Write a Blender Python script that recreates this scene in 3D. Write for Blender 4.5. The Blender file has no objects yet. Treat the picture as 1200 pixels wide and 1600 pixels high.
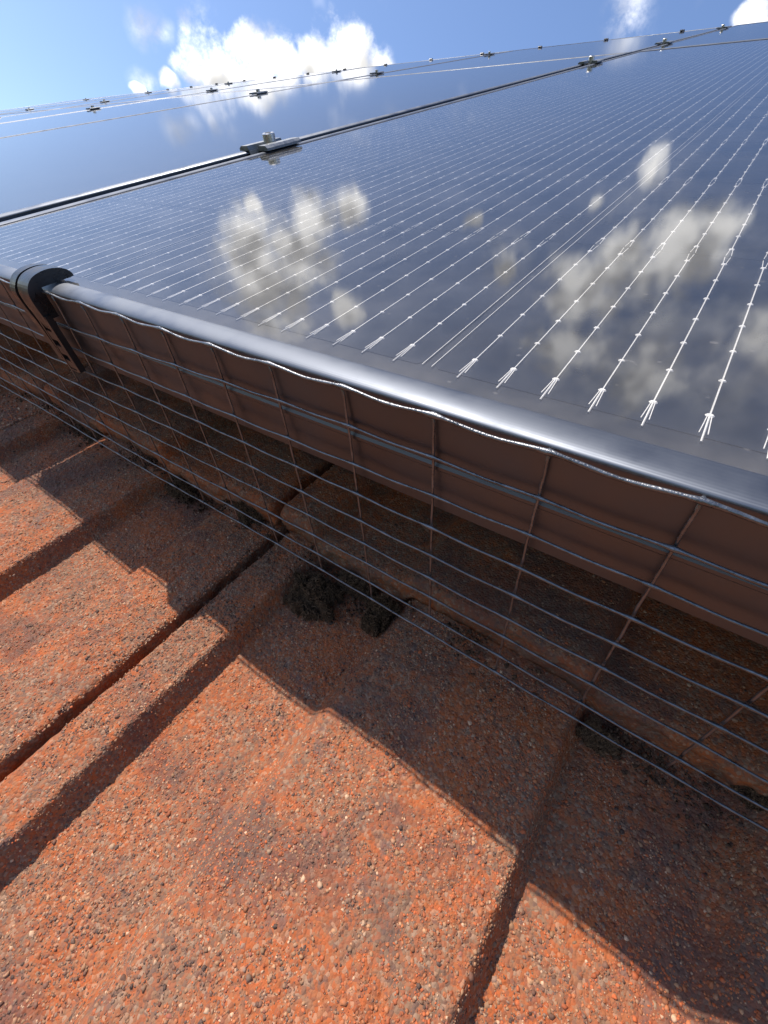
import bpy, math, random
import numpy as np
from mathutils import Matrix, Vector

random.seed(7)
scene = bpy.context.scene
COL = scene.collection

# ------------------------------------------------------------------ frame of reference
# Roof-local axes: x along the eaves (to the right), y up the slope, z out of the roof.
# a (leftwards), b (upslope), c (depth below the eye) are multiples of H, the eye's height over the panels.
H = 0.059
PITCH = math.radians(35)
BASE = Vector((0, 0, 5.0))
ROT = Matrix.Rotation(PITCH, 4, 'X')
def X(a): return -a * H
def Y(b): return b * H
def Z(c): return (3.26 - c) * H
def W(x, y, z): return BASE + (ROT @ Vector((x, y, z)))

# ------------------------------------------------------------------ camera
RC = np.array([[-0.811468, -0.370872, 0.451633], [0.577656, -0.626076, 0.523777], [0.088502, 0.685917, 0.722278]])
FL = np.diag([-1, 1, -1])
cx, cy, cz = [Vector((FL @ RC[:, i]).tolist()) for i in range(3)]
cam_data = bpy.data.cameras.new('camera')
cam = bpy.data.objects.new('camera', cam_data)
COL.objects.link(cam)
m3 = Matrix((cx, -cy, -cz)).transposed()
cam.matrix_world = Matrix.Translation(W(0, 0, Z(0))) @ ROT @ m3.to_4x4()
cam_data.sensor_fit = 'VERTICAL'
cam_data.sensor_height = 36
cam_data.lens = 36 * 681.17 / 1600
cam_data.clip_start = 0.005
cam_data.clip_end = 20000
scene.camera = cam

# ------------------------------------------------------------------ sun, sky, exposure
SUN_LOCAL = Vector((-0.57, 0.315, 1.0)).normalized()
SUN = (ROT.to_3x3() @ SUN_LOCAL).normalized()
SUN_EL = math.asin(SUN.z)
SUN_AZ = math.atan2(SUN.x, SUN.y)
sd = bpy.data.lights.new('sun', 'SUN')
sd.energy = 5.0
sd.angle = math.radians(0.53)
sd.color = (1.0, 0.925, 0.82)
sun = bpy.data.objects.new('sun', sd)
COL.objects.link(sun)
sun.rotation_euler = SUN.to_track_quat('Z', 'Y').to_euler()
sun.location = (0, 0, 30)
scene.view_settings.view_transform = 'Standard'
scene.view_settings.look = 'None'
scene.view_settings.gamma = 1
scene.view_settings.use_curve_mapping = False
scene.view_settings.exposure = 0.3
scene.cycles.max_bounces = 6
scene.cycles.diffuse_bounces = 3
scene.cycles.glossy_bounces = 3
SKY_STRENGTH = 0.138
CLOUD_RADIANCE = 13.5     # before the background strength

CLOUDS = [(-0.773, 0.634, 0.011, 0.043), (-0.735, 0.678, 0.015, 0.032), (-0.794, 0.607, 0.011, 0.023), (-0.76, 0.65, -0.015, 0.043), (-0.625, 0.781, -0.002, 0.040), (-0.703, 0.711, 0.0, 0.030), (-0.655, 0.756, -0.012, 0.034), (-0.589, 0.808, -0.011, 0.026), (-0.675, 0.737, -0.001, 0.026),  (-0.85, 0.527, -0.006, 0.01), (-0.821, 0.572, -0.007, 0.012), (-0.104, 0.995, -0.004, 0.018), (-0.089, 0.996, -0.03, 0.013), (-0.77, 0.596, 0.228, 0.046), (-0.701, 0.667, 0.252, 0.052), (-0.742, 0.602, 0.295, 0.071), (-0.684, 0.699, 0.206, 0.033), (-0.635, 0.748, 0.194, 0.028), (-0.76, 0.628, 0.169, 0.015), (-0.173, 0.97, 0.169, 0.018), (-0.092, 0.956, 0.278, 0.051), (-0.172, 0.936, 0.306, 0.05), (-0.054, 0.97, 0.237, 0.03), (-0.224, 0.906, 0.359, 0.06), (-0.226, 0.872, 0.433, 0.053), (-0.372, 0.875, 0.309, 0.023), (-0.624, 0.696, 0.355, 0.025), (0.08, 0.921, 0.381, 0.04), (-0.238, 0.947, 0.214, 0.012), (-0.441, 0.866, 0.236, 0.013), (-0.075, 0.88, 0.469, 0.054)]

class NT:
    """tiny node-tree helper"""
    def __init__(s, tree): s.t = tree; s.n = tree.nodes; s.l = tree.links
    def new(s, kind, **kw):
        n = s.n.new(kind)
        for k, v in kw.items(): setattr(n, k, v)
        return n
    def put(s, sock, v):
        if isinstance(v, bpy.types.NodeSocket): s.l.new(v, sock)
        elif v is not None: sock.default_value = v
    def math(s, op, a, b=None, clamp=False):
        n = s.new('ShaderNodeMath', operation=op, use_clamp=clamp); s.put(n.inputs[0], a); s.put(n.inputs[1], b); return n.outputs[0]
    def vmath(s, op, a, b=None, out='Vector'):
        n = s.new('ShaderNodeVectorMath', operation=op); s.put(n.inputs[0], a); s.put(n.inputs[1], b); return n.outputs[out]
    def maprange(s, v, f0, f1, t0=0., t1=1., kind='LINEAR'):
        n = s.new('ShaderNodeMapRange', interpolation_type=kind); s.put(n.inputs['Value'], v)
        for k, x in zip(('From Min', 'From Max', 'To Min', 'To Max'), (f0, f1, t0, t1)): n.inputs[k].default_value = x
        return n.outputs[0]
    def noise(s, vec, scale, detail=3., rough=.55, out='Fac', lac=2.0):
        n = s.new('ShaderNodeTexNoise'); s.put(n.inputs['Vector'], vec)
        n.inputs['Scale'].default_value = scale; n.inputs['Detail'].default_value = detail; n.inputs['Roughness'].default_value = rough
        n.inputs['Lacunarity'].default_value = lac
        return n.outputs[out]
    def mix(s, fac, a, b):
        n = s.new('ShaderNodeMix', data_type='RGBA'); s.put(n.inputs[0], fac); s.put(n.inputs[6], a); s.put(n.inputs[7], b); return n.outputs[2]

def rgb(r, g, b): return (r, g, b, 1.0)

world = bpy.data.worlds.new('World')
scene.world = world
world.use_nodes = True
world.cycles.sampling_method = 'MANUAL'
world.cycles.sample_map_resolution = 512
w = NT(world.node_tree)
w.n.clear()
out = w.new('ShaderNodeOutputWorld')
bg = w.new('ShaderNodeBackground')
bg.inputs['Strength'].default_value = SKY_STRENGTH
sky = w.new('ShaderNodeTexSky', sky_type='NISHITA')
sky.sun_disc = False
sky.sun_elevation = SUN_EL
sky.sun_rotation = SUN_AZ
sky.air_density = 1.0
sky.dust_density = 0.9
sky.ozone_density = 1.6
tc = w.new('ShaderNodeTexCoord')
D = tc.outputs['Generated']
warp = w.vmath('SCALE', w.vmath('SUBTRACT', w.noise(D, 9, 3, .6, 'Color'), (.5, .5, .5)))
warp.node.inputs['Scale'].default_value = .075
Dw = w.vmath('ADD', D, warp)
dens = None
for (lx, ly, lz, r) in CLOUDS:
    d = ROT.to_3x3() @ Vector((lx, ly, lz)).normalized()
    v = w.maprange(w.vmath('DISTANCE', Dw, tuple(d), 'Value'), 0, r * (1.62 if lz < .1 else 1.95), 1, 0)
    dens = v if dens is None else w.math('MAXIMUM', dens, v)
fb = w.noise(D, 17, 6, .64)
dens2 = w.math('ADD', dens, w.math('MULTIPLY', w.math('SUBTRACT', fb, .5), 1.9))
placed = w.math('MULTIPLY', w.maprange(dens2, .05, .85, 0, 1, 'SMOOTHSTEP'), w.maprange(dens, 0.0, .35, 0, 1, 'SMOOTHSTEP'))
# thin high veil and scattered small clouds over the whole dome
wisp = w.maprange(w.noise(D, 5.5, 4, .6), .60, .85, 0, .4, 'SMOOTHSTEP')
veil = None
for (lx, ly, lz, r) in [(-.13, .93, .33, .21), (-.20, .87, .44, .17), (-.74, .63, .26, .14), (.05, .90, .42, .15), (-.37, .87, .30, .07), (-.26, .965, .005, .05), (-.823, .564, .066, .035), (-.812, .58, .05, .025), (-.84, .54, .0, .03)]:
    d = ROT.to_3x3() @ Vector((lx, ly, lz)).normalized()
    v = w.maprange(w.vmath('DISTANCE', Dw, tuple(d), 'Value'), 0, r, 1, 0, 'SMOOTHSTEP')
    veil = v if veil is None else w.math('MAXIMUM', veil, v)
veil = w.math('MULTIPLY', veil, w.maprange(fb, .34, .68, 0, .62, 'SMOOTHSTEP'))
mask = w.math('MAXIMUM', w.math('MAXIMUM', placed, veil), wisp)
shade = w.maprange(w.noise(D, 14, 2, .55), .36, .62, .34, 1.0, 'SMOOTHSTEP')
ccol = w.vmath('SCALE', (1.0, .985, .96)); w.l.new(w.math('MULTIPLY', shade, CLOUD_RADIANCE), ccol.node.inputs['Scale'])
skyc = w.vmath('MULTIPLY', sky.outputs[0], (1.02, 1.08, 1.22))      # white balance of the clear sky
skymix = w.mix(mask, skyc, ccol)
w.l.new(skymix, bg.inputs['Color'])
w.l.new(bg.outputs[0], out.inputs['Surface'])

# ------------------------------------------------------------------ object helpers
def tag(o, label=None, cat=None, group=None, kind=None):
    if label: o['label'] = label
    if cat: o['category'] = cat
    if group: o['group'] = group
    if kind: o['kind'] = kind
    return o

def set_local(o, x, y, z, rz=0.0):
    o.matrix_world = Matrix.Translation(W(x, y, z)) @ ROT @ Matrix.Rotation(rz, 4, 'Z')

def empty(name, x, y, z, label, cat, group=None, rz=0.0):
    o = bpy.data.objects.new(name, None); o.empty_display_size = .02
    COL.objects.link(o); set_local(o, x, y, z, rz)
    return tag(o, label, cat, group)

def mesh_obj(name, me, mat=None, parent=None, loc=(0, 0, 0)):
    o = bpy.data.objects.new(name, me); COL.objects.link(o)
    if mat and not me.materials: me.materials.append(mat)
    if parent is not None:
        o.parent = parent; o.location = loc
    return o

class MB:
    def __init__(s): s.v = []; s.f = []; s.mi = []
    def add(s, vs, fs, mi=0):
        k = len(s.v); s.v += [tuple(p) for p in vs]
        s.f += [tuple(i + k for i in f) for f in fs]; s.mi += [mi] * len(fs)
    def box(s, x0, x1, y0, y1, z0, z1, mi=0):
        s.add([(x0, y0, z0), (x1, y0, z0), (x1, y1, z0), (x0, y1, z0), (x0, y0, z1), (x1, y0, z1), (x1, y1, z1), (x0, y1, z1)],
              [(0, 3, 2, 1), (4, 5, 6, 7), (0, 1, 5, 4), (1, 2, 6, 5), (2, 3, 7, 6), (3, 0, 4, 7)], mi)
    def prism(s, prof, x0, x1, mi=0):
        """closed profile of (y, z), counter-clockwise seen from +x, extruded along x"""
        n = len(prof)
        s.add([(x0, p[0], p[1]) for p in prof] + [(x1, p[0], p[1]) for p in prof],
              [(i, i + n, (i + 1) % n + n, (i + 1) % n)[::-1] for i in range(n)] + [tuple(range(n))[::-1], tuple(range(n, 2 * n))], mi)
    def tube(s, path, rad, n=8, caps=True, mi=0):
        path = [Vector(p) for p in path]; m = len(path)
        rad = rad if hasattr(rad, '__len__') else [rad] * m
        k = len(s.v); up = None
        for i in range(m):
            t = (path[min(i + 1, m - 1)] - path[max(i - 1, 0)]).normalized()
            if up is None:
                up = t.orthogonal().normalized()
            up = (up - t * up.dot(t)).normalized(); sd_ = t.cross(up)
            for j in range(n):
                a_ = 2 * math.pi * j / n
                s.v.append(tuple(path[i] + (up * math.cos(a_) + sd_ * math.sin(a_)) * rad[i]))
        for i in range(m - 1):
            for j in range(n):
                s.f.append((k + i * n + j, k + i * n + (j + 1) % n, k + (i + 1) * n + (j + 1) % n, k + (i + 1) * n + j)); s.mi.append(mi)
        if caps:
            s.f.append(tuple(k + j for j in range(n))[::-1]); s.f.append(tuple(k + (m - 1) * n + j for j in range(n))); s.mi += [mi, mi]
    def cyl(s, c, r, h, n=16, r2=None, mi=0):
        r2 = r if r2 is None else r2
        s.add([(c[0] + r * math.cos(2 * math.pi * i / n), c[1] + r * math.sin(2 * math.pi * i / n), c[2]) for i in range(n)] +
              [(c[0] + r2 * math.cos(2 * math.pi * i / n), c[1] + r2 * math.sin(2 * math.pi * i / n), c[2] + h) for i in range(n)],
              [(i, (i + 1) % n, (i + 1) % n + n, i + n) for i in range(n)] + [tuple(range(n))[::-1], tuple(range(n, 2 * n))], mi)
    def mesh(s, name, mats, smooth=False):
        me = bpy.data.meshes.new(name); me.from_pydata(s.v, [], s.f)
        for m in (mats if isinstance(mats, (list, tuple)) else [mats]): me.materials.append(m)
        me.polygons.foreach_set('material_index', s.mi)
        if smooth: me.polygons.foreach_set('use_smooth', [True] * len(s.f))
        me.update(); return me
    def build(s, name, mat, parent=None, loc=(0, 0, 0), smooth=False):
        return mesh_obj(name, s.mesh(name, mat, smooth), None, parent, loc)

def np_mesh(name, verts, tris=None, quads=None, mat=None, smooth=False, color=None):
    me = bpy.data.meshes.new(name)
    polys = []
    nt = 0 if tris is None else len(tris); nq = 0 if quads is None else len(quads)
    me.vertices.add(len(verts)); me.vertices.foreach_set('co', np.ascontiguousarray(verts, np.float32).ravel())
    loops = np.concatenate([np.ravel(tris) if nt else np.zeros(0, int), np.ravel(quads) if nq else np.zeros(0, int)]).astype(np.int32)
    me.loops.add(len(loops)); me.loops.foreach_set('vertex_index', loops)
    me.polygons.add(nt + nq)
    st = np.concatenate([np.arange(nt) * 3, nt * 3 + np.arange(nq) * 4]).astype(np.int32)
    me.polygons.foreach_set('loop_start', st)
    if smooth: me.polygons.foreach_set('use_smooth', np.ones(nt + nq, bool))
    if color is not None:
        at = me.attributes.new('grit_colour', 'FLOAT_COLOR', 'POINT')
        at.data.foreach_set('color', np.ascontiguousarray(color, np.float32).ravel())
    if mat: me.materials.append(mat)
    me.update(calc_edges=True); me.validate()
    return me

_tab = np.random.RandomState(3).rand(256, 256)
def vnoise(x, y, seed=0):
    x = x + seed * 17.31; y = y + seed * 7.77
    xi = np.floor(x).astype(int); yi = np.floor(y).astype(int); fx = x - xi; fy = y - yi
    fx = fx * fx * (3 - 2 * fx); fy = fy * fy * (3 - 2 * fy)
    g = lambda i, j: _tab[i & 255, j & 255]
    return (g(xi, yi) * (1 - fx) + g(xi + 1, yi) * fx) * (1 - fy) + (g(xi, yi + 1) * (1 - fx) + g(xi + 1, yi + 1) * fx) * fy - .5

# ------------------------------------------------------------------ materials
def new_mat(name):
    m = bpy.data.materials.new(name); m.use_nodes = True
    return m, NT(m.node_tree), m.node_tree.nodes['Principled BSDF']

def simple(name, col, rough=.5, metal=0., spec=.5, var=0., vscale=60., bump=0., bscale=400.):
    m, t, p = new_mat(name)
    p.inputs['Base Color'].default_value = rgb(*col); p.inputs['Roughness'].default_value = rough
    p.inputs['Metallic'].default_value = metal; p.inputs['Specular IOR Level'].default_value = spec
    g = t.new('ShaderNodeNewGeometry').outputs['Position']
    if var:
        n = t.noise(g, vscale, 5, .6)
        dark = rgb(*[c * (1 - var) for c in col]); lite = rgb(*[min(1, c * (1 + var)) for c in col])
        t.l.new(t.mix(t.maprange(n, .3, .7), dark, lite), p.inputs['Base Color'])
        t.l.new(t.maprange(n, .3, .7, max(0, rough - .12), min(1, rough + .12)), p.inputs['Roughness'])
    if bump:
        b = t.new('ShaderNodeBump'); b.inputs['Strength'].default_value = bump; b.inputs['Distance'].default_value = .0004
        t.l.new(t.noise(g, bscale, 3, .6), b.inputs['Height']); t.l.new(b.outputs[0], p.inputs['Normal'])
    return m

def tile_material():
    m, t, p = new_mat('weathered_concrete_tile')
    g = t.new('ShaderNodeNewGeometry').outputs['Position']
    big = t.noise(g, 22, 3, .62)
    mid = t.noise(g, 130, 3, .65)
    fac = t.maprange(t.math('ADD', t.math('MULTIPLY', big, .55), t.math('MULTIPLY', mid, .45)), .42, .57, 0, 1, 'SMOOTHSTEP')
    ground = t.mix(fac, rgb(.37, .098, .032), rgb(.215, .106, .066))
    vor = t.new('ShaderNodeTexVoronoi'); vor.inputs['Scale'].default_value = 850; t.l.new(g, vor.inputs['Vector'])
    ramp = t.new('ShaderNodeValToRGB'); ramp.color_ramp.interpolation = 'CONSTANT'
    cols = [(0, (.36, .092, .030)), (.3, (.30, .112, .046)), (.48, (.24, .155, .092)), (.66, (.12, .075, .052)), (.8, (.38, .27, .18)), (.92, (.08, .066, .06))]
    el = ramp.color_ramp.elements
    el[0].position = 0; el[0].color = rgb(*cols[0][1]); el[1].position = cols[1][0]; el[1].color = rgb(*cols[1][1])
    for pos, c in cols[2:]:
        e = el.new(pos); e.color = rgb(*c)
    sep = t.new('ShaderNodeSeparateColor'); t.l.new(vor.outputs['Color'], sep.inputs[0])
    t.l.new(sep.outputs[0], ramp.inputs[0])
    col = t.mix(.42, ground, ramp.outputs[0])
    dark = t.maprange(t.noise(g, 16, 4, .62), .49, .63, 0, .62, 'SMOOTHSTEP')
    col = t.mix(dark, col, rgb(.10, .058, .050))
    lich = t.maprange(t.noise(g, 55, 4, .7), .59, .70, 0, .6, 'SMOOTHSTEP')
    col = t.mix(lich, col, rgb(.12, .082, .074))
    t.l.new(col, p.inputs['Base Color'])
    p.inputs['Roughness'].default_value = .88; p.inputs['Specular IOR Level'].default_value = .25
    b = t.new('ShaderNodeBump'); b.inputs['Strength'].default_value = .7; b.inputs['Distance'].default_value = .0006
    hgt = t.math('ADD', t.noise(g, 900, 1, .6), t.math('MULTIPLY', vor.outputs['Distance'], -.8))
    t.l.new(hgt, b.inputs['Height']); t.l.new(b.outputs[0], p.inputs['Normal'])
    return m

def grit_material():
    m, t, p = new_mat('tile_grit')
    a = t.new('ShaderNodeAttribute', attribute_name='grit_colour')
    g = t.new('ShaderNodeNewGeometry').outputs['Position']
    t.l.new(t.mix(t.maprange(t.noise(g, 1800, 2, .5), .3, .7, 0, .45), a.outputs['Color'], rgb(.2, .12, .08)), p.inputs['Base Color'])
    p.inputs['Roughness'].default_value = .75; p.inputs['Specular IOR Level'].default_value = .35
    return m

def glass_material():
    m, t, p = new_mat('panel_glass')
    t.n.remove(p)
    o = t.n['Material Output']
    fr = t.new('ShaderNodeFresnel'); fr.inputs['IOR'].default_value = 1.74
    g = t.new('ShaderNodeNewGeometry').outputs['Position']
    tr = t.new('ShaderNodeBsdfTransparent'); gl = t.new('ShaderNodeBsdfGlossy'); gl.inputs['Roughness'].default_value = .045
    df = t.new('ShaderNodeBsdfDiffuse'); df.inputs['Color'].default_value = rgb(.55, .5, .44)
    dust = t.math('ADD', t.maprange(t.noise(g, 30, 3, .65), .36, .75, .034, .080), t.maprange(t.noise(g, 320, 1, .5), .74, .80, 0, .10))
    ob = t.new('ShaderNodeTexCoord').outputs['Object']
    sx = t.new('ShaderNodeSeparateXYZ'); t.l.new(ob, sx.inputs[0])
    grime = t.math('MULTIPLY', t.maprange(sx.outputs[1], .0095, .022, .075, 0, 'SMOOTHSTEP'), t.maprange(t.noise(ob, 120, 2, .6), .3, .7, .3, 1.0))
    dust = t.math('ADD', dust, grime)
    m1 = t.new('ShaderNodeMixShader'); t.l.new(dust, m1.inputs[0]); t.l.new(tr.outputs[0], m1.inputs[1]); t.l.new(df.outputs[0], m1.inputs[2])
    m2 = t.new('ShaderNodeMixShader'); t.l.new(fr.outputs[0], m2.inputs[0]); t.l.new(m1.outputs[0], m2.inputs[1]); t.l.new(gl.outputs[0], m2.inputs[2])
    t.l.new(m2.outputs[0], o.inputs['Surface'])
    return m

def clear_material():
    m, t, p = new_mat('glass_underside'); t.n.remove(p)
    tr = t.new('ShaderNodeBsdfTransparent'); t.l.new(tr.outputs[0], t.n['Material Output'].inputs['Surface'])
    return m

M_TILE = tile_material()
M_GRIT = grit_material()
M_GLASS = glass_material(); M_CLEAR = clear_material()
M_CELL = simple('silicon_cell', (.012, .019, .036), .35, 0, .4, .25, 40)
M_SHEET = simple('black_backsheet', (.012, .018, .032), .4)
M_BUS = simple('tinned_busbar', (.93, .93, .93), .45, .05, .6, .08, 900)
M_FRAME = simple('anodised_frame', (.115, .126, .148), .46, 1.0, .5, .06, 40)
M_WIRE = simple('coated_wire', (.165, .17, .18), .34, .85, .5, .35, 260, .4, 1600)
M_CLAMP = simple('anodised_clamp', (.20, .21, .22), .42, .85, .5, .2, 160)
M_BOLT = simple('stainless_bolt', (.55, .54, .52), .32, .95, .5, .15, 300)
M_PLASTIC = simple('black_plastic', (.013, .013, .014), .33, 0, .5, .3, 200, .2, 900)
M_MOSS = simple('dark_moss', (.060, .036, .022), .9, 0, .08, .8, 900, 1.0, 1500)
M_FROND = simple('moss_frond', (.16, .095, .055), .6, 0, .15, .9, 900)
M_LITTER = simple('roof_dirt', (.085, .048, .030), .85, 0, .2, .75, 500)
M_DECK = simple('roof_underlay', (.03, .026, .024), .9)
M_GRASS = simple('grass', (.05, .06, .028), .95, 0, .2, .4, .4)

# ------------------------------------------------------------------ ground far below and roof base
gm = MB(); gm.add([(-6000, -6000, 0), (6000, -6000, 0), (6000, 6000, 0), (-6000, 6000, 0)], [(0, 1, 2, 3)])
tag(gm.build('ground', M_GRASS), kind='structure')

roof = MB(); roof.box(-9.5, 4.5, -5.2, 4.6, -.075, -.045)
roof_o = roof.build('roof', M_TILE); set_local(roof_o, 0, 0, 0); tag(roof_o, kind='structure')

# ------------------------------------------------------------------ roof tiles
TW = 5.085 * H          # cover width
GAUGE = 5.85 * H
TILT = 0.058
PANZ = .235 * H
THICK = .30 * H
XJ = X(2.82)            # left edge of the nearest tile
Y0 = Y(-4.2)            # front edge of the nearest course
Z0 = .2726 * H

def sstep(x, e0, e1):
    t = np.clip((x - e0) / (e1 - e0), 0, 1); return t * t * (3 - 2 * t)

def profile(s):
    """height of the double-roll tile over its width, s in multiples of H from the joint"""
    q = np.where(s < 2.2, s, s - 2.63)
    pan = sstep(q, .385, .515) * (1 - sstep(q, 1.37, 1.58))
    mid = np.where(q < .9, q + 2.5425, q)
    crest = -.030 * ((mid - 2.25) / .70) ** 2 * (1 - pan)
    lap = -.03 * sstep(s, 4.6, 4.95)
    return (-.235 * pan + crest + lap) * H

def relief(x, y, fine, seed):
    h = vnoise(x / .022, y / .03, 1 + seed) * .0009 + vnoise(x / .007, y / .007, 2 + seed) * .0007
    if fine:
        h = h + vnoise(x / .0026, y / .0026, 3 + seed) * .0006 + vnoise(x / .0015, y / .0015, 4 + seed) * .0006
    return h

def tile_mesh(name, xs, ys, fine, seed):
    """closed tile: top grid, four walls and an underside; origin at its front left corner"""
    nx, ny = len(xs), len(ys)
    gx, gy = np.meshgrid(xs, ys)
    top = profile(gx / H) - TILT * gy + relief(gx, gy, fine, seed)
    # worn, rounded front nose and side arrises
    nose = np.clip(1 - gy / .006, 0, 1); top -= .0035 * nose ** 2
    side = np.maximum(np.clip(1 - gx / .003, 0, 1), np.clip(1 - (xs[-1] - gx) / .003, 0, 1)); top -= .002 * side ** 2
    gyy = gy + np.where(gy < 1e-6, 1, 0) * vnoise(gx / .006, gx / .011, seed) * .0016
    gxx = gx + (np.where(gx < 1e-6, 1, 0) + np.where(gx > xs[-1] - 1e-6, 1, 0)) * vnoise(gy / .005, gy / .009, 5 + seed) * .0012
    V = [np.stack([gxx, gyy, top], -1).reshape(-1, 3)]
    idx = np.arange(nx * ny).reshape(ny, nx)
    Q = [np.stack([idx[:-1, :-1], idx[:-1, 1:], idx[1:, 1:], idx[1:, :-1]], -1).reshape(-1, 4)]
    k = nx * ny
    ring = np.concatenate([idx[0, :], idx[1:, -1], idx[-1, -2::-1], idx[-2:0:-1, 0]])
    P = V[0][ring].copy()
    low = P.copy(); low[:, 2] = profile(P[:, 0] / H) - TILT * P[:, 1] - THICK
    n = len(ring); nxt = np.roll(np.arange(n), -1); prev = ring; LV = 6 if fine else 2
    for lv in range(1, LV + 1):
        f_ = lv / LV; q = P.copy(); q[:, 2] = P[:, 2] * (1 - f_) + low[:, 2] * f_
        if lv < LV:
            amp = .0024 if fine else .0014
            q[:, 0] += vnoise(P[:, 1] / .004, q[:, 2] / .0035, 9 + seed) * amp * ((P[:, 0] < .001) | (P[:, 0] > xs[-1] - .001))
            q[:, 1] += (vnoise(P[:, 0] / .004, q[:, 2] / .0035, 8 + seed) + vnoise(P[:, 0] / .012, q[:, 2] / .008, 7 + seed)) * amp * (P[:, 1] < .002)
        cur = k + n * (lv - 1) + np.arange(n); V.append(q)
        Q.append(np.stack([prev, cur, cur[nxt], prev[nxt]], -1)); prev = cur
    k = k + n * (LV - 2)
    # underside strip between the front and the back edge
    f = k + n + np.arange(nx); bk = k + n + (nx - 1) + (ny - 1) + np.arange(nx); bk = bk[::-1]
    Q.append(np.stack([f[:-1], bk[:-1], bk[1:], f[1:]], -1))
    return np_mesh(name, np.concatenate(V), quads=np.concatenate(Q), mat=M_TILE, smooth=True)

TL = GAUGE + 1.0 * H
def xs_n(n): 
    return np.linspace(0, TW - .11 * H, n)
def ys_dense(y0, y1, step, coarse=.02):
    a_ = np.arange(0, y0, coarse); b_ = np.arange(y0, y1, step); c_ = np.linspace(y1, TL, 6)
    f_ = np.array([0, .001, .002, .0035, .005, .007]) if y0 > .01 else np.zeros(0)
    return np.unique(np.round(np.concatenate([f_, a_, b_, c_]), 5))
medium = [tile_mesh('roof_tile', xs_n(110), ys_dense(0, .06, .004, .004), False, 20 + i) for i in range(3)]

GRIT_COLS = np.array([(.58, .16, .05), (.52, .21, .09), (.54, .35, .21), (.42, .27, .175), (.21, .115, .085), (.70, .55, .40), (.31, .23, .19), (.085, .062, .06), (.34, .12, .085)])
GRIT_P = np.array([.15, .15, .17, .16, .12, .07, .09, .05, .04])

def grit(tile, n, y0, y1, x0, x1, seed, rmed=.00035):
    r_ = np.random.RandomState(seed)
    px = r_.uniform(x0, x1, 2 * n); py = r_.uniform(y0, y1, 2 * n)
    bare = vnoise(px / .026, py / .034, seed + 40) + .8 * vnoise(px / .008, py / .009, seed + 41) + .5 * vnoise(px / .003, py / .003, seed + 42)
    keep = np.nonzero(r_.rand(2 * n) > np.clip((bare - .12) * 3.0, .03, .9))[0][:n]      # bare orange cement between the grit
    n = len(keep); px, py = px[keep], py[keep]
    rad = np.clip(rmed * np.exp(r_.normal(0, .40, n)), .0002, .0014)
    pz = profile(px / H) - TILT * py + relief(px, py, True, seed)
    e = .0006
    dx = (profile((px + e) / H) - profile((px - e) / H)) / (2 * e)
    nrm = np.stack([-dx, np.full(n, TILT), np.ones(n)], -1); nrm /= np.linalg.norm(nrm, axis=1, keepdims=True)
    nrm += r_.normal(0, .22, (n, 3)); nrm /= np.linalg.norm(nrm, axis=1, keepdims=True)
    t1 = np.cross(nrm, np.array([0, 1., 0])); t1 /= np.linalg.norm(t1, axis=1, keepdims=True); t2 = np.cross(nrm, t1)
    ang = r_.uniform(0, 6.28, n)
    vs = []
    cen = np.stack([px, py, pz], -1)
    hz = r_.uniform(.3, .85, n)
    vs.append(cen + nrm * (rad * hz)[:, None])
    for lvl, (rr, hh) in enumerate([(.78, .5), (1.0, -.45)]):
        for j in range(4):
            a_ = ang + j * 1.5708 + lvl * .75
            R_ = rad * rr * r_.uniform(.45, 1.5, n)
            vs.append(cen + t1 * (np.cos(a_) * R_)[:, None] + t2 * (np.sin(a_) * R_)[:, None] + nrm * (rad * hh * hz)[:, None])
    V = np.stack(vs, 1).reshape(-1, 3)
    T = []
    for j in range(4):
        k = (j + 1) % 4
        T += [(0, 1 + j, 1 + k), (1 + j, 5 + j, 1 + k), (1 + k, 5 + j, 5 + k)]
    T = np.array(T); tris = (np.arange(n)[:, None, None] * 9 + T[None]).reshape(-1, 3)
    # colour of each grain: clumped by a patch field, so orange and grey areas form
    patch = vnoise(px / .03, py / .03, seed + 40) + .7 * vnoise(px / .008, py / .008, seed + 41)
    pick = r_.choice(len(GRIT_COLS), n, p=GRIT_P)
    pick = np.where((patch > .22) & (r_.rand(n) < .6), r_.choice([0, 1], n), pick)
    pick = np.where((patch < -.24) & (r_.rand(n) < .62), r_.choice([3, 4, 4, 6, 7], n), pick)
    c = GRIT_COLS[pick] * np.array([.80, .63, .53]) * (1 - .55 * np.clip(vnoise(px / .045, py / .06, seed + 60) * 2.6 + .5 * vnoise(px / .013, py / .016, seed + 61), 0, 1))[:, None] * r_.uniform(.6, 1.3, (n, 1))
    c = np.concatenate([np.clip(c, 0, 1), np.ones((n, 1))], 1)
    me = np_mesh('grit', V, tris=tris, mat=M_GRIT, color=np.repeat(c, 9, 0))
    tag(mesh_obj('grit', me, None, tile), kind='stuff')

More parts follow.
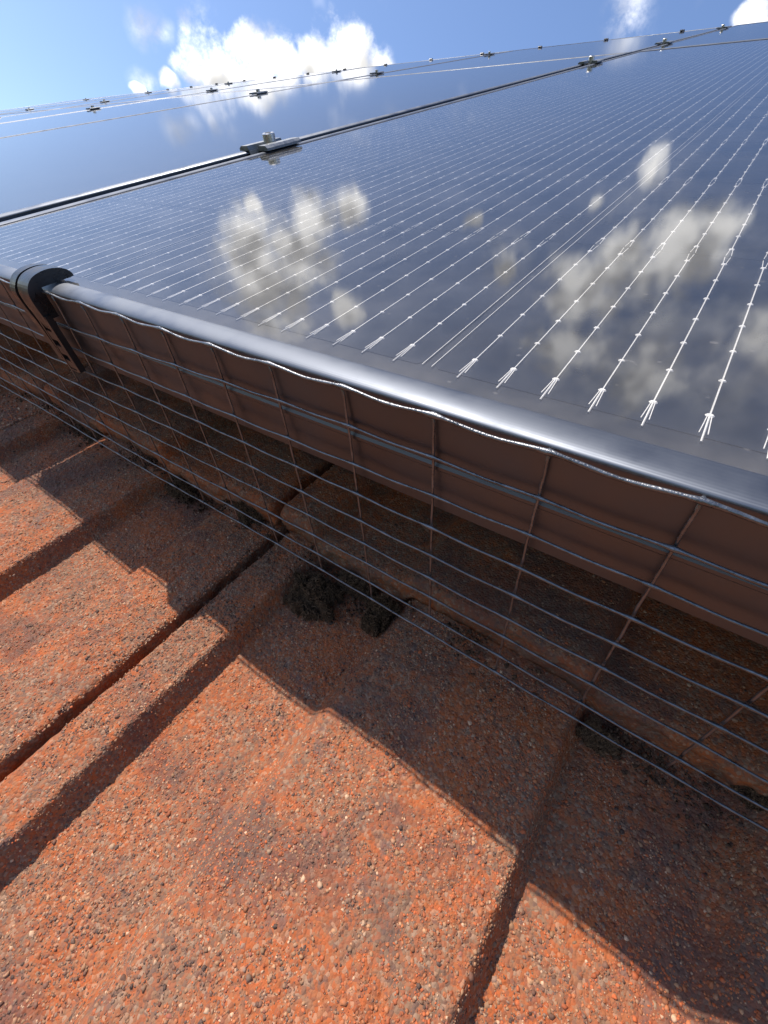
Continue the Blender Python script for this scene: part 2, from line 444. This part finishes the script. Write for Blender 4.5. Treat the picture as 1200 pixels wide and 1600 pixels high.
for row in range(-14, 4):
    for colm in range(-7, 4):
        if row < -6 and colm < -4: continue
        x = XJ + colm * TW; y = Y0 + row * GAUGE
        if row == 0 and colm in (-2, -1, 0):
            dens_x = {0: 470, -1: 420, -2: 260}[colm]; st = {0: .00075, -1: .0009, -2: .0014}[colm]
            me = tile_mesh('roof_tile', xs_n(dens_x), ys_dense(.10 if colm == 0 else .16, GAUGE + .01, st), True, 30 - colm)
        elif row == 1 and colm in (-1, 0):
            me = tile_mesh('roof_tile', xs_n(260), ys_dense(0, .10, .0014, .0014), True, 50 + colm)
        else:
            me = medium[(row * 3 + colm) % 3]
        o = mesh_obj('roof_tile', me)
        jz = random.uniform(-.0008, .0008)
        o.parent = roof_o
        o.location = (x + random.uniform(-.0006, .0006), y + random.uniform(-.002, .002), Z0 + jz)
        o.rotation_euler = (0, 0, random.uniform(-.003, .003))
        if row == 0:
            if colm == 0: grit(o, 66000, .11, GAUGE + .004, .001, TW * .985, 30)
            if colm == -1: grit(o, 56000, .14, GAUGE + .004, .001, TW * .985, 31)
            if colm == -2: grit(o, 20000, .18, GAUGE + .004, .001, TW * .985, 32, .0008)
        if row == 1 and colm in (-2, -1, 0):
            grit(o, 6500, .001, .10, .001, TW * .985, 50 + colm)

# ------------------------------------------------------------------ solar panels
PW = 18.6 * H; PGAP = .34 * H
PANW = PW - PGAP; PANH = 28.8 * H; ROWGAP = .30 * H
B0 = 1.275
FT = Z(.965)                          # top of the frame
GT = Z(.985) - FT                     # glass surface, relative
CT = Z(1.0) - FT                      # cell surface, relative
FH = .034
AJ = 7.30                             # a of the main panel's left frame edge

def frame_mesh(wd, ht):
    lip = .0092
    prof = []                         # (inset from the outer edge, z)
    R_ = .0019
    prof.append((0, -FH))
    prof += [(0, -.0198), (-.0006, -.0190), (-.0006, -.0180), (0, -.0172), (0, -.0169), (0, -R_ - .0004)]
    for i in range(10):
        t = i / 9 * math.pi / 2
        prof.append((.0052 - .0052 * math.cos(t), -R_ + R_ * math.sin(t)))
    prof += [(lip - .0022, -.00015), (lip - .0006, -.0006), (lip, -.0011), (lip, GT - .0004), (.0022, GT - .0042), (.0022, -FH + .002), (.022, -FH + .002), (.022, -FH)]
    n = len(prof)
    mb = MB()
    corners = [(0, 0, 1, 1), (wd, 0, -1, 1), (wd, ht, -1, -1), (0, ht, 1, -1)]
    for (x0, y0, sx, sy) in corners:
        for d, z in prof: mb.v.append((x0 + sx * d, y0 + sy * d, z))
    for c_ in range(4):
        e = (c_ + 1) % 4
        for i in range(n):
            j = (i + 1) % n
            mb.f.append((c_ * n + i, e * n + i, e * n + j, c_ * n + j)); mb.mi.append(0)
    me = mb.mesh('frame', M_FRAME)
    sm = [False] * len(mb.f)
    for c_ in range(4):
        for i in range(6, 19): sm[c_ * n + i] = True
    me.polygons.foreach_set('use_smooth', sm)
    return me

FRAME_ME = frame_mesh(PANW, PANH)
_g = MB(); _i = .0088
_g.add([(_i, _i, GT), (PANW - _i, _i, GT), (PANW - _i, PANH - _i, GT), (_i, PANH - _i, GT)], [(0, 1, 2, 3)], 0)
_zb = CT + .0002
_g.add([(_i, _i, GT), (PANW - _i, _i, GT), (PANW - _i, PANH - _i, GT), (_i, PANH - _i, GT), (_i, _i, _zb), (PANW - _i, _i, _zb), (PANW - _i, PANH - _i, _zb), (_i, PANH - _i, _zb)],
       [(4, 7, 6, 5), (0, 4, 5, 1), (1, 5, 6, 2), (2, 6, 7, 3), (3, 7, 4, 0)], 1)
GLASS_ME = _g.mesh('glass', [M_GLASS, M_CLEAR])
_s = MB(); _s.box(.003, PANW - .003, .003, PANH - .003, CT - .0035, CT - .0002)
SHEET_ME = _s.mesh('backsheet', M_SHEET)

# one silicon half-cell, and one busbar string running the length of a column
CELLW, CELLP = 3.09 * H, 3.14 * H
CELLPL = 1.864 * H
CELLL = CELLPL - .0004
NROW = 15
def cell_mesh():
    ch = .012; x1, y1 = CELLW, CELLL
    pts = [(.002, 0), (x1 - .002, 0), (x1, .002), (x1, y1 - .002), (x1 - .002, y1), (.002, y1), (0, y1 - .002), (0, .002)]
    mb = MB(); n = 8
    mb.add([(p[0], p[1], -.0003) for p in pts] + [(p[0], p[1], 0) for p in pts],
           [(i, (i + 1) % n, (i + 1) % n + n, i + n) for i in range(n)] + [tuple(range(n, 2 * n)), tuple(range(n))[::-1]])
    return mb.mesh('solar_cell', M_CELL)
CELL_ME = cell_mesh()
def busbar_mesh():
    mb = MB()
    rw = .00019
    for r_ in range(NROW):
        y = r_ * CELLPL
        b0, b1 = y + .135 * H, y + 1.725 * H
        mb.tube([(0, b0, .00008), (0, (b0 + b1) / 2, .0001), (0, b1, .00008)], rw, 5)
        for i in range(7):
            py = b0 + (b1 - b0) * i / 6
            rx, ry = (.00085, .00055) if 0 < i < 6 else (.00095, .00065)
            n = 10
            ring = [(rx * math.cos(2 * math.pi * j / n), py + ry * math.sin(2 * math.pi * j / n), 0) for j in range(n)]
            ring2 = [(.7 * rx * math.cos(2 * math.pi * j / n), py + .7 * ry * math.sin(2 * math.pi * j / n), .00026) for j in range(n)]
            mb.add(ring + ring2, [(j, (j + 1) % n, (j + 1) % n + n, j + n) for j in range(n)] + [tuple(range(n, 2 * n))])
        for sgn, by in ((-1, b0), (1, b1)):
            ln = .145 * H
            for dx in (-1, 1):
                bow = .00075
                mb.tube([(dx * .0004, by, .00008), (dx * bow * .85, by + sgn * ln * .5, .00008), (dx * bow * 1.1, by + sgn * ln * .85, .00008)], .00013, 4)
            if r_ == 0 and sgn < 0 or r_ == NROW - 1 and sgn > 0:
                mb.tube([(0, by, .00008), (.0001, by + sgn * ln * 1.2, .00008)], .00022, 5)
    return mb.mesh('busbar', M_BUS)
BUS_ME = busbar_mesh()
def edge_mesh():
    mb = MB(); mb.box(-.00009, .00009, 0, CELLPL * NROW - .04 * H, 0, .0002); return mb.mesh('cell_edge_line', M_BUS)
EDGE_ME = edge_mesh()

def panel_labels():
    L = {}
    word = ['second', 'third', 'fourth', 'fifth', 'sixth', 'seventh']
    L[(0, 0)] = 'large dark solar panel in the foreground with silver busbar lines and cloud reflections'
    L[(1, 0)] = 'solar panel of the upper row directly above the foreground panel, at the top right'
    for k in range(1, 7):
        L[(0, k)] = 'sky-blue reflecting solar panel in the lower row, %s from the foreground panel leftwards' % word[k - 1]
        L[(1, k)] = 'distant solar panel in the upper row, %s from the right' % word[k - 1]
    return L
PL = panel_labels()
for (row, k), lab in PL.items():
    a_left = AJ + k * 18.6
    x0 = X(a_left); y0 = Y(B0) + row * (PANH + ROWGAP)
    dz = random.uniform(-.0006, .0006) if (row, k) != (0, 0) else 0
    p = empty('solar_panel', x0, y0, FT + dz, lab, 'solar panel', 'solar panels mounted in two rows on the roof')
    mesh_obj('frame', FRAME_ME, None, p)
    mesh_obj('glass', GLASS_ME, None, p)
    mesh_obj('backsheet', SHEET_ME, None, p)
    near = (row, k) == (0, 0)
    # column seams counted from the measured one at a = 0.989
    ms = X(.989) - x0
    first = ms - 2 * CELLP
    for cl in range(6):
        cxl = first + cl * CELLP + .5 * (CELLP - CELLW)
        if near:
            for r_ in range(NROW):
                mesh_obj('solar_cell', CELL_ME, None, p, (cxl, Y(1.575) - y0 + r_ * CELLPL, CT))
            for i in range(16):
                mesh_obj('busbar', BUS_ME, None, p, (cxl + .145 * H + i * (CELLW - .29 * H) / 15, Y(1.5826) - y0, CT))
            for xe in (cxl, cxl + CELLW):
                mesh_obj('cell_edge_line', EDGE_ME, None, p, (xe, Y(1.575) - y0, CT + .0001))

# ------------------------------------------------------------------ mid clamps between the panels
def clamp_meshes():
    L2 = .024
    mb = MB()
    g = PGAP / 2
    # bridging plate: two sloped wings and a sunk channel
    prof = [(-g - .011, .0002), (-g - .011, .0022), (-g - .008, .0042), (-g + .001, .0042), (-g + .003, -.0030), (g - .003, -.0030), (g - .001, .0042), (g + .008, .0042), (g + .011, .0022), (g + .011, .0002),
            (g - .0035, .0002), (g - .0045, -.0060), (-g + .0045, -.0060), (-g + .0035, .0002)]
    n = len(prof)
    mb.add([(p[0], -L2, p[1]) for p in prof] + [(p[0], L2, p[1]) for p in prof],
           [(i, (i + 1) % n, (i + 1) % n + n, i + n) for i in range(n)])
    strips = [(0, 1, 2, 13), (2, 3, 13), (3, 4, 12, 13), (4, 5, 11, 12), (5, 6, 10, 11), (6, 7, 10), (7, 8, 9, 10)]
    for st in strips:
        mb.f.append(tuple(len(mb.v) - 2 * n + i for i in st)[::-1]); mb.mi.append(0)
        mb.f.append(tuple(len(mb.v) - n + i for i in st)); mb.mi.append(0)
    plate = mb.mesh('clamp_plate', M_CLAMP)
    b = MB(); b.cyl((0, 0, -.003), .0082, .0016, 20); b.cyl((0, 0, -.0014), .0064, .0118, 20); b.cyl((0, 0, .0104), .0064, .0008, 20, .0056)
    bolt = b.mesh('bolt', M_BOLT)
    s_ = MB(); s_.cyl((0, 0, .0113), .0034, .0002, 6)
    return plate, bolt, s_.mesh('hex_socket', M_PLASTIC)
PLATE_ME, BOLT_ME, SOCK_ME = clamp_meshes()
JW = ['first', 'second', 'third', 'fourth', 'fifth', 'sixth']
PLACE = ['low on lower row', 'high on lower row', 'low on upper row', 'high on upper row']
for k in range(0, 6):
    for i, b in enumerate((6.9, 24.0, 35.6, 53.4)):
        x = X(AJ + k * 18.6) - PGAP / 2
        if k >= 3 and i == 0: continue
        lab = 'bolted grey mid clamp on %s panel joint from right, %s' % (JW[k], PLACE[i])
        if k == 0 and i == 0: lab = 'nearest grey mid clamp with bolt, largest on the panel joint left of centre'
        c = empty('mid_clamp', x, Y(b), FT + .0004, lab, 'clamp', 'mid clamps holding the solar panels', random.uniform(-.05, .05))
        mesh_obj('clamp_plate', PLATE_ME, None, c)
        bo = mesh_obj('bolt', BOLT_ME, None, c); mesh_obj('hex_socket', SOCK_ME, None, bo)

# ------------------------------------------------------------------ wire mesh guard along the front edge
ROWS = [.8, .982, 1.163, 1.338, 1.52, 1.707, 1.89, 2.075, 2.25]
BT, BB = 1.25, 1.16
def row_bc(i):
    bb = BT + (BB - BT) * (i / 8); return bb, ROWS[i] * bb
PV = .3733 * 1.25
A_V0 = .232 * 1.25
A_MIN, A_MAX = -5.4, 24.0
guard = empty('wire_mesh_guard', X(0), Y(BT), Z(row_bc(8)[1]), 'dark welded wire mesh guard closing the gap below the panel edge', 'wire mesh')
gy, gz = Y(BT), Z(row_bc(8)[1])
kv0 = math.ceil((A_MIN - A_V0) / PV); kv1 = math.floor((A_MAX - A_V0) / PV)
for i in range(9):
    bb, cc = row_bc(i)
    rw = .00052 if i == 0 else .00041
    path, rad = [], []
    na = int((A_MAX - A_MIN) / PV * 10)
    rr = random.Random(100 + i); ph = [rr.uniform(0, 6.28) for _ in range(3)]
    for j in range(na + 1):
        a = A_MIN + (A_MAX - A_MIN) * j / na
        q = ((a - A_V0) / PV) % 1.0
        dq = min(q, 1 - q)
        wave = -.016 * math.cos(2 * math.pi * q) * (.8 if i == 0 else .4)
        wob = .006 * math.sin(a * .9 + ph[0]) + .003 * math.sin(a * 2.3 + ph[1])
        path.append((X(a), Y(bb + .010 * math.sin(a * 1.3 + ph[2]) * (1 if i else .3)) - gy, Z(cc + wave * .6 + wob) - gz))
        rad.append(rw * (1 + .55 * math.exp(-(dq / .05) ** 2)) * (1 + .08 * math.sin(a * 31 + ph[1])))
    mb = MB(); mb.tube(path, rad, 8)
    mb.build('horizontal_wire', M_WIRE, guard, smooth=True)
vm = []
for s_ in range(4):
    rr = random.Random(200 + s_); path = []
    for i in range(33):
        t = i / 32 * 8; i0 = min(int(t), 7); f_ = t - i0
        b_, c_ = [u + (v - u) * f_ for u, v in zip(row_bc(i0), row_bc(i0 + 1))]
        path.append((rr.uniform(-.00012, .00012), Y(b_) - gy + .00075, Z(c_) - gz))
    path[0] = (path[0][0], path[0][1] - .0004, path[0][2] + .0006)
    mb = MB(); mb.tube(path, .00040, 7); vm.append(mb.mesh('vertical_wire', M_WIRE, True))
for k in range(kv0, kv1 + 1):
    o = mesh_obj('vertical_wire', vm[k % 4], None, guard, (X(A_V0 + k * PV), 0, 0))
    o.rotation_euler = (0, random.uniform(-.012, .012), 0)

# ------------------------------------------------------------------ plastic clips that hook the mesh on the frame
def hook_profile(front_len, bulge, th):
    """band of thickness th that hooks over the frame: (y, z) about the frame's top outer edge"""
    key = [(.0126, .0004), (.0122, .0018), (.0106, .0032), (.0080, .0042), (.0048, .0047), (.0012, .0045), (-.0022, .0036), (-.0048, .0016),
           (-bulge - .0008, -.0012), (-bulge - .0010, -.005), (-bulge - .0006, -.010), (-bulge, -.016), (-bulge + .0006, -front_len)]
    cl = []
    for i in range(len(key) - 1):
        p0, p1, p2, p3 = [Vector(key[max(0, min(len(key) - 1, i + d))]) for d in (-1, 0, 1, 2)]
        for t in (0, .33, .67):
            cl.append(tuple(.5 * ((2 * p1) + (p2 - p0) * t + (2 * p0 - 5 * p1 + 4 * p2 - p3) * t * t + (3 * p1 - p0 - 3 * p2 + p3) * t ** 3)))
    cl.append(key[-1])
    P = [Vector((p[0], p[1])) for p in cl]; L, R_ = [], []
    for i, p in enumerate(P):
        t = (P[min(i + 1, len(P) - 1)] - P[max(i - 1, 0)]).normalized(); nv = Vector((-t.y, t.x))
        L.append(p + nv * th / 2); R_.append(p - nv * th / 2)
    return [tuple(v) for v in L + R_[::-1]]
def clip_meshes():
    m1 = MB(); m1.prism(hook_profile(.034, .0058, .0022), -.0074, -.0018)
    s1 = m1.mesh('hook_strap', M_PLASTIC)
    m2 = MB(); m2.prism(hook_profile(.013, .0054, .0024), .0006, .0108); 
    m2.prism([(.0118, .0003), (.0116, .0018), (.0104, .0028), (.0080, .0038), (.0048, .0043), (.0012, .0041), (-.0020, .0032), (-.0045, .0014), (-.0058, -.0012), (-.0062, -.012), (-.0010, -.012), (-.0010, .0003)][::-1], .0092, .0104)
    s2 = m2.mesh('hook_strap', M_PLASTIC)
    m3 = MB()
    y0, y1 = -.0070, -.0042
    m3.box(.0008, .0022, y0, y1, -.037, -.010); m3.box(.0088, .0118, y0, y1, -.037, -.010)
    zz = -.010
    for q in range(4):
        m3.box(.0021, .0089, y0 + .0002, y1 - .0002, zz - .0045, zz - .0003 + (.001 if q == 0 else 0)); zz -= .0072
    m3.box(.0021, .0089, y0 + .0002, y1 - .0002, -.0368, zz + .001)
    return s1, s2, m3.mesh('ladder_body', M_PLASTIC)
S1, S2, S3 = clip_meshes()
def clip(a, b, label, group, flip=False, full=True):
    c = empty('mesh_clip', X(a), Y(b), FT, label, 'clip', group, math.pi if flip else 0)
    mesh_obj('hook_strap', S1, None, c); mesh_obj('hook_strap', S2, None, c); mesh_obj('ladder_body', S3, None, c)
    return c
clip(4.28, B0, 'black plastic double hook clip gripping the front panel edge at the left', 'plastic mesh clips on the panel edges')
top_b = B0 + (2 * PANH + ROWGAP) / H
ow = ['first', 'second', 'third', 'fourth', 'fifth', 'sixth', 'seventh', 'eighth', 'ninth', 'tenth', 'eleventh', 'twelfth', 'thirteenth', 'fourteenth']
for i in range(13):
    clip(11.2 + 6.15 * i, top_b, 'tiny dark clip on the far top edge of the panels, %s from the right' % ow[i], 'plastic mesh clips on the panel edges', True)

# ------------------------------------------------------------------ moss and dirt lumps at the tile overlap
def moss(a, b, c, rx, ry, rz_, label, seed, fr=260):
    r_ = np.random.RandomState(seed)
    o = empty('moss_clump', X(a), Y(b), Z(c), label, 'moss', 'moss clumps along the tile overlap')
    m_ = 64
    gx, gy_ = np.meshgrid(np.linspace(-1.5, 1.5, m_), np.linspace(-1.5, 1.5, m_))
    edge = 1 - np.hypot(gx, gy_) + .75 * vnoise(gx * 1.7 + 5, gy_ * 1.7, seed) + .55 * vnoise(gx * 4 + 2, gy_ * 4, seed + 1) + .25 * vnoise(gx * 10, gy_ * 10, seed + 2)
    bodyh = np.sqrt(np.clip(edge, 0, 1.4))
    hh = rz_ * (bodyh * (1 + .5 * vnoise(gx * 3.1, gy_ * 3.1, seed + 3) + .55 * vnoise(gx * 8, gy_ * 8, seed + 4) + .5 * vnoise(gx * 17, gy_ * 17, seed + 5)) + .12 * np.clip(edge, -1, 0)) - .15 * rz_
    V = np.stack([gx * rx, gy_ * ry, hh], -1)
    idx = np.arange(m_ * m_).reshape(m_, m_)
    Q = np.stack([idx[:-1, :-1], idx[:-1, 1:], idx[1:, 1:], idx[1:, :-1]], -1).reshape(-1, 4)
    inside = (edge > -.12).ravel(); Q = Q[inside[Q].all(1)]
    mesh_obj('clump_body', np_mesh('clump_body', V.reshape(-1, 3), quads=Q, mat=M_MOSS, smooth=True), None, o)
    spots = np.argwhere(edge > 0.02)
    mb = MB()
    for i in range(fr * 5):
        i0, j0 = spots[r_.randint(len(spots))]
        p = Vector(V[i0, j0]) + Vector((r_.uniform(-1, 1) * rx * .02, r_.uniform(-1, 1) * ry * .02, 0)); nn = Vector((gx[i0, j0] * .4, gy_[i0, j0] * .4, 1)).normalized()
        d1 = (nn + Vector(r_.normal(0, .7, 3))).normalized(); d2 = (d1 + Vector(r_.normal(0, .7, 3)) + Vector((0, 0, -.2))).normalized()
        ln = r_.uniform(.0006, .0022)
        mb.tube([p - nn * .0003, p + d1 * ln * .6, p + d1 * ln * .6 + d2 * ln * .7], [.00017, .00014, .00006], 3, False)
    tag(mb.build('fronds', M_FROND, o), kind='stuff')
moss(2.10, 1.30, 3.47, .24 * H, .20 * H, .20 * H, 'largest dark moss clump in the tile pan just outside the mesh', 1, 420)
moss(1.44, 1.42, 3.44, .13 * H, .15 * H, .22 * H, 'narrow dark moss lump right of the largest clump, at a roll edge', 2, 240)
moss(3.30, 1.63, 3.30, .20 * H, .12 * H, .16 * H, 'dark moss lump behind the mesh where the long tile joint ends', 3)
moss(4.55, 1.55, 3.47, .22 * H, .14 * H, .14 * H, 'flat dark moss lump behind the mesh in the left tile pan', 4)
moss(-.42, 1.50, 3.50, .12 * H, .09 * H, .10 * H, 'greyish brown moss lump under the mesh at lower right', 5, 420)
moss(-1.38, 1.68, 3.42, .16 * H, .08 * H, .10 * H, 'dark dirt lump behind the mesh at the right picture edge', 6)
moss(6.60, 1.60, 3.47, .24 * H, .12 * H, .12 * H, 'dark moss lump behind the mesh at the far left', 7, 120)
moss(1.85, 1.60, 3.50, .30 * H, .10 * H, .14 * H, 'ragged dirt ridge packed behind the largest moss clump', 8)

# crumbs of dirt and moss washed against the front edge of the upper course
def litter(n, seed):
    r_ = np.random.RandomState(seed)
    px = r_.uniform(X(9.0), X(-2.6), n)
    s_ = np.mod(px - XJ, TW)
    back = np.abs(r_.normal(0, 1, n)) * (.0062 + .005 * vnoise(px / .03, px / .05, 3))
    py = Y(1.66) - .001 - np.clip(back, 0, .05)
    heap = np.clip(1 - back / .012, 0, 1) * (.5 + .9 * vnoise(px / .012, py / .01, 5) + .4) * .0055
    pz = Z0 + profile(s_ / H) - TILT * (py - Y0) + heap * r_.rand(n) ** .5
    dens_ = vnoise(px / .028, px / .07, 11) + .5 * vnoise(px / .009, px / .02, 12) + .35 * (profile(s_ / H) < -.008)
    keep = dens_ > r_.uniform(-.2, .6, n)
    px, py, pz = px[keep], py[keep], pz[keep]; n = len(px)
    rad = np.clip(.00055 * np.exp(r_.normal(0, .5, n)), .00022, .0018)
    D3 = np.array([(1, 0, 0), (-1, 0, 0), (0, 1, 0), (0, -1, 0), (0, 0, 1), (0, 0, -1)], float)
    V = np.stack([px, py, pz], -1)[:, None, :] + D3[None] * rad[:, None, None] * r_.uniform(.35, 1.3, (n, 6, 1)) + r_.normal(0, .25, (n, 6, 3)) * rad[:, None, None]
    F = np.array([(0, 2, 4), (2, 1, 4), (1, 3, 4), (3, 0, 4), (2, 0, 5), (1, 2, 5), (3, 1, 5), (0, 3, 5)])
    tris = (np.arange(n)[:, None, None] * 6 + F[None]).reshape(-1, 3)
    o = mesh_obj('roof_debris', np_mesh('roof_debris', V.reshape(-1, 3), tris=tris, mat=M_LITTER)); set_local(o, 0, 0, 0)
    tag(o, 'dark crumbs of dirt and moss along the tile overlap under the mesh', 'debris', None, 'stuff')
litter(7000, 5)
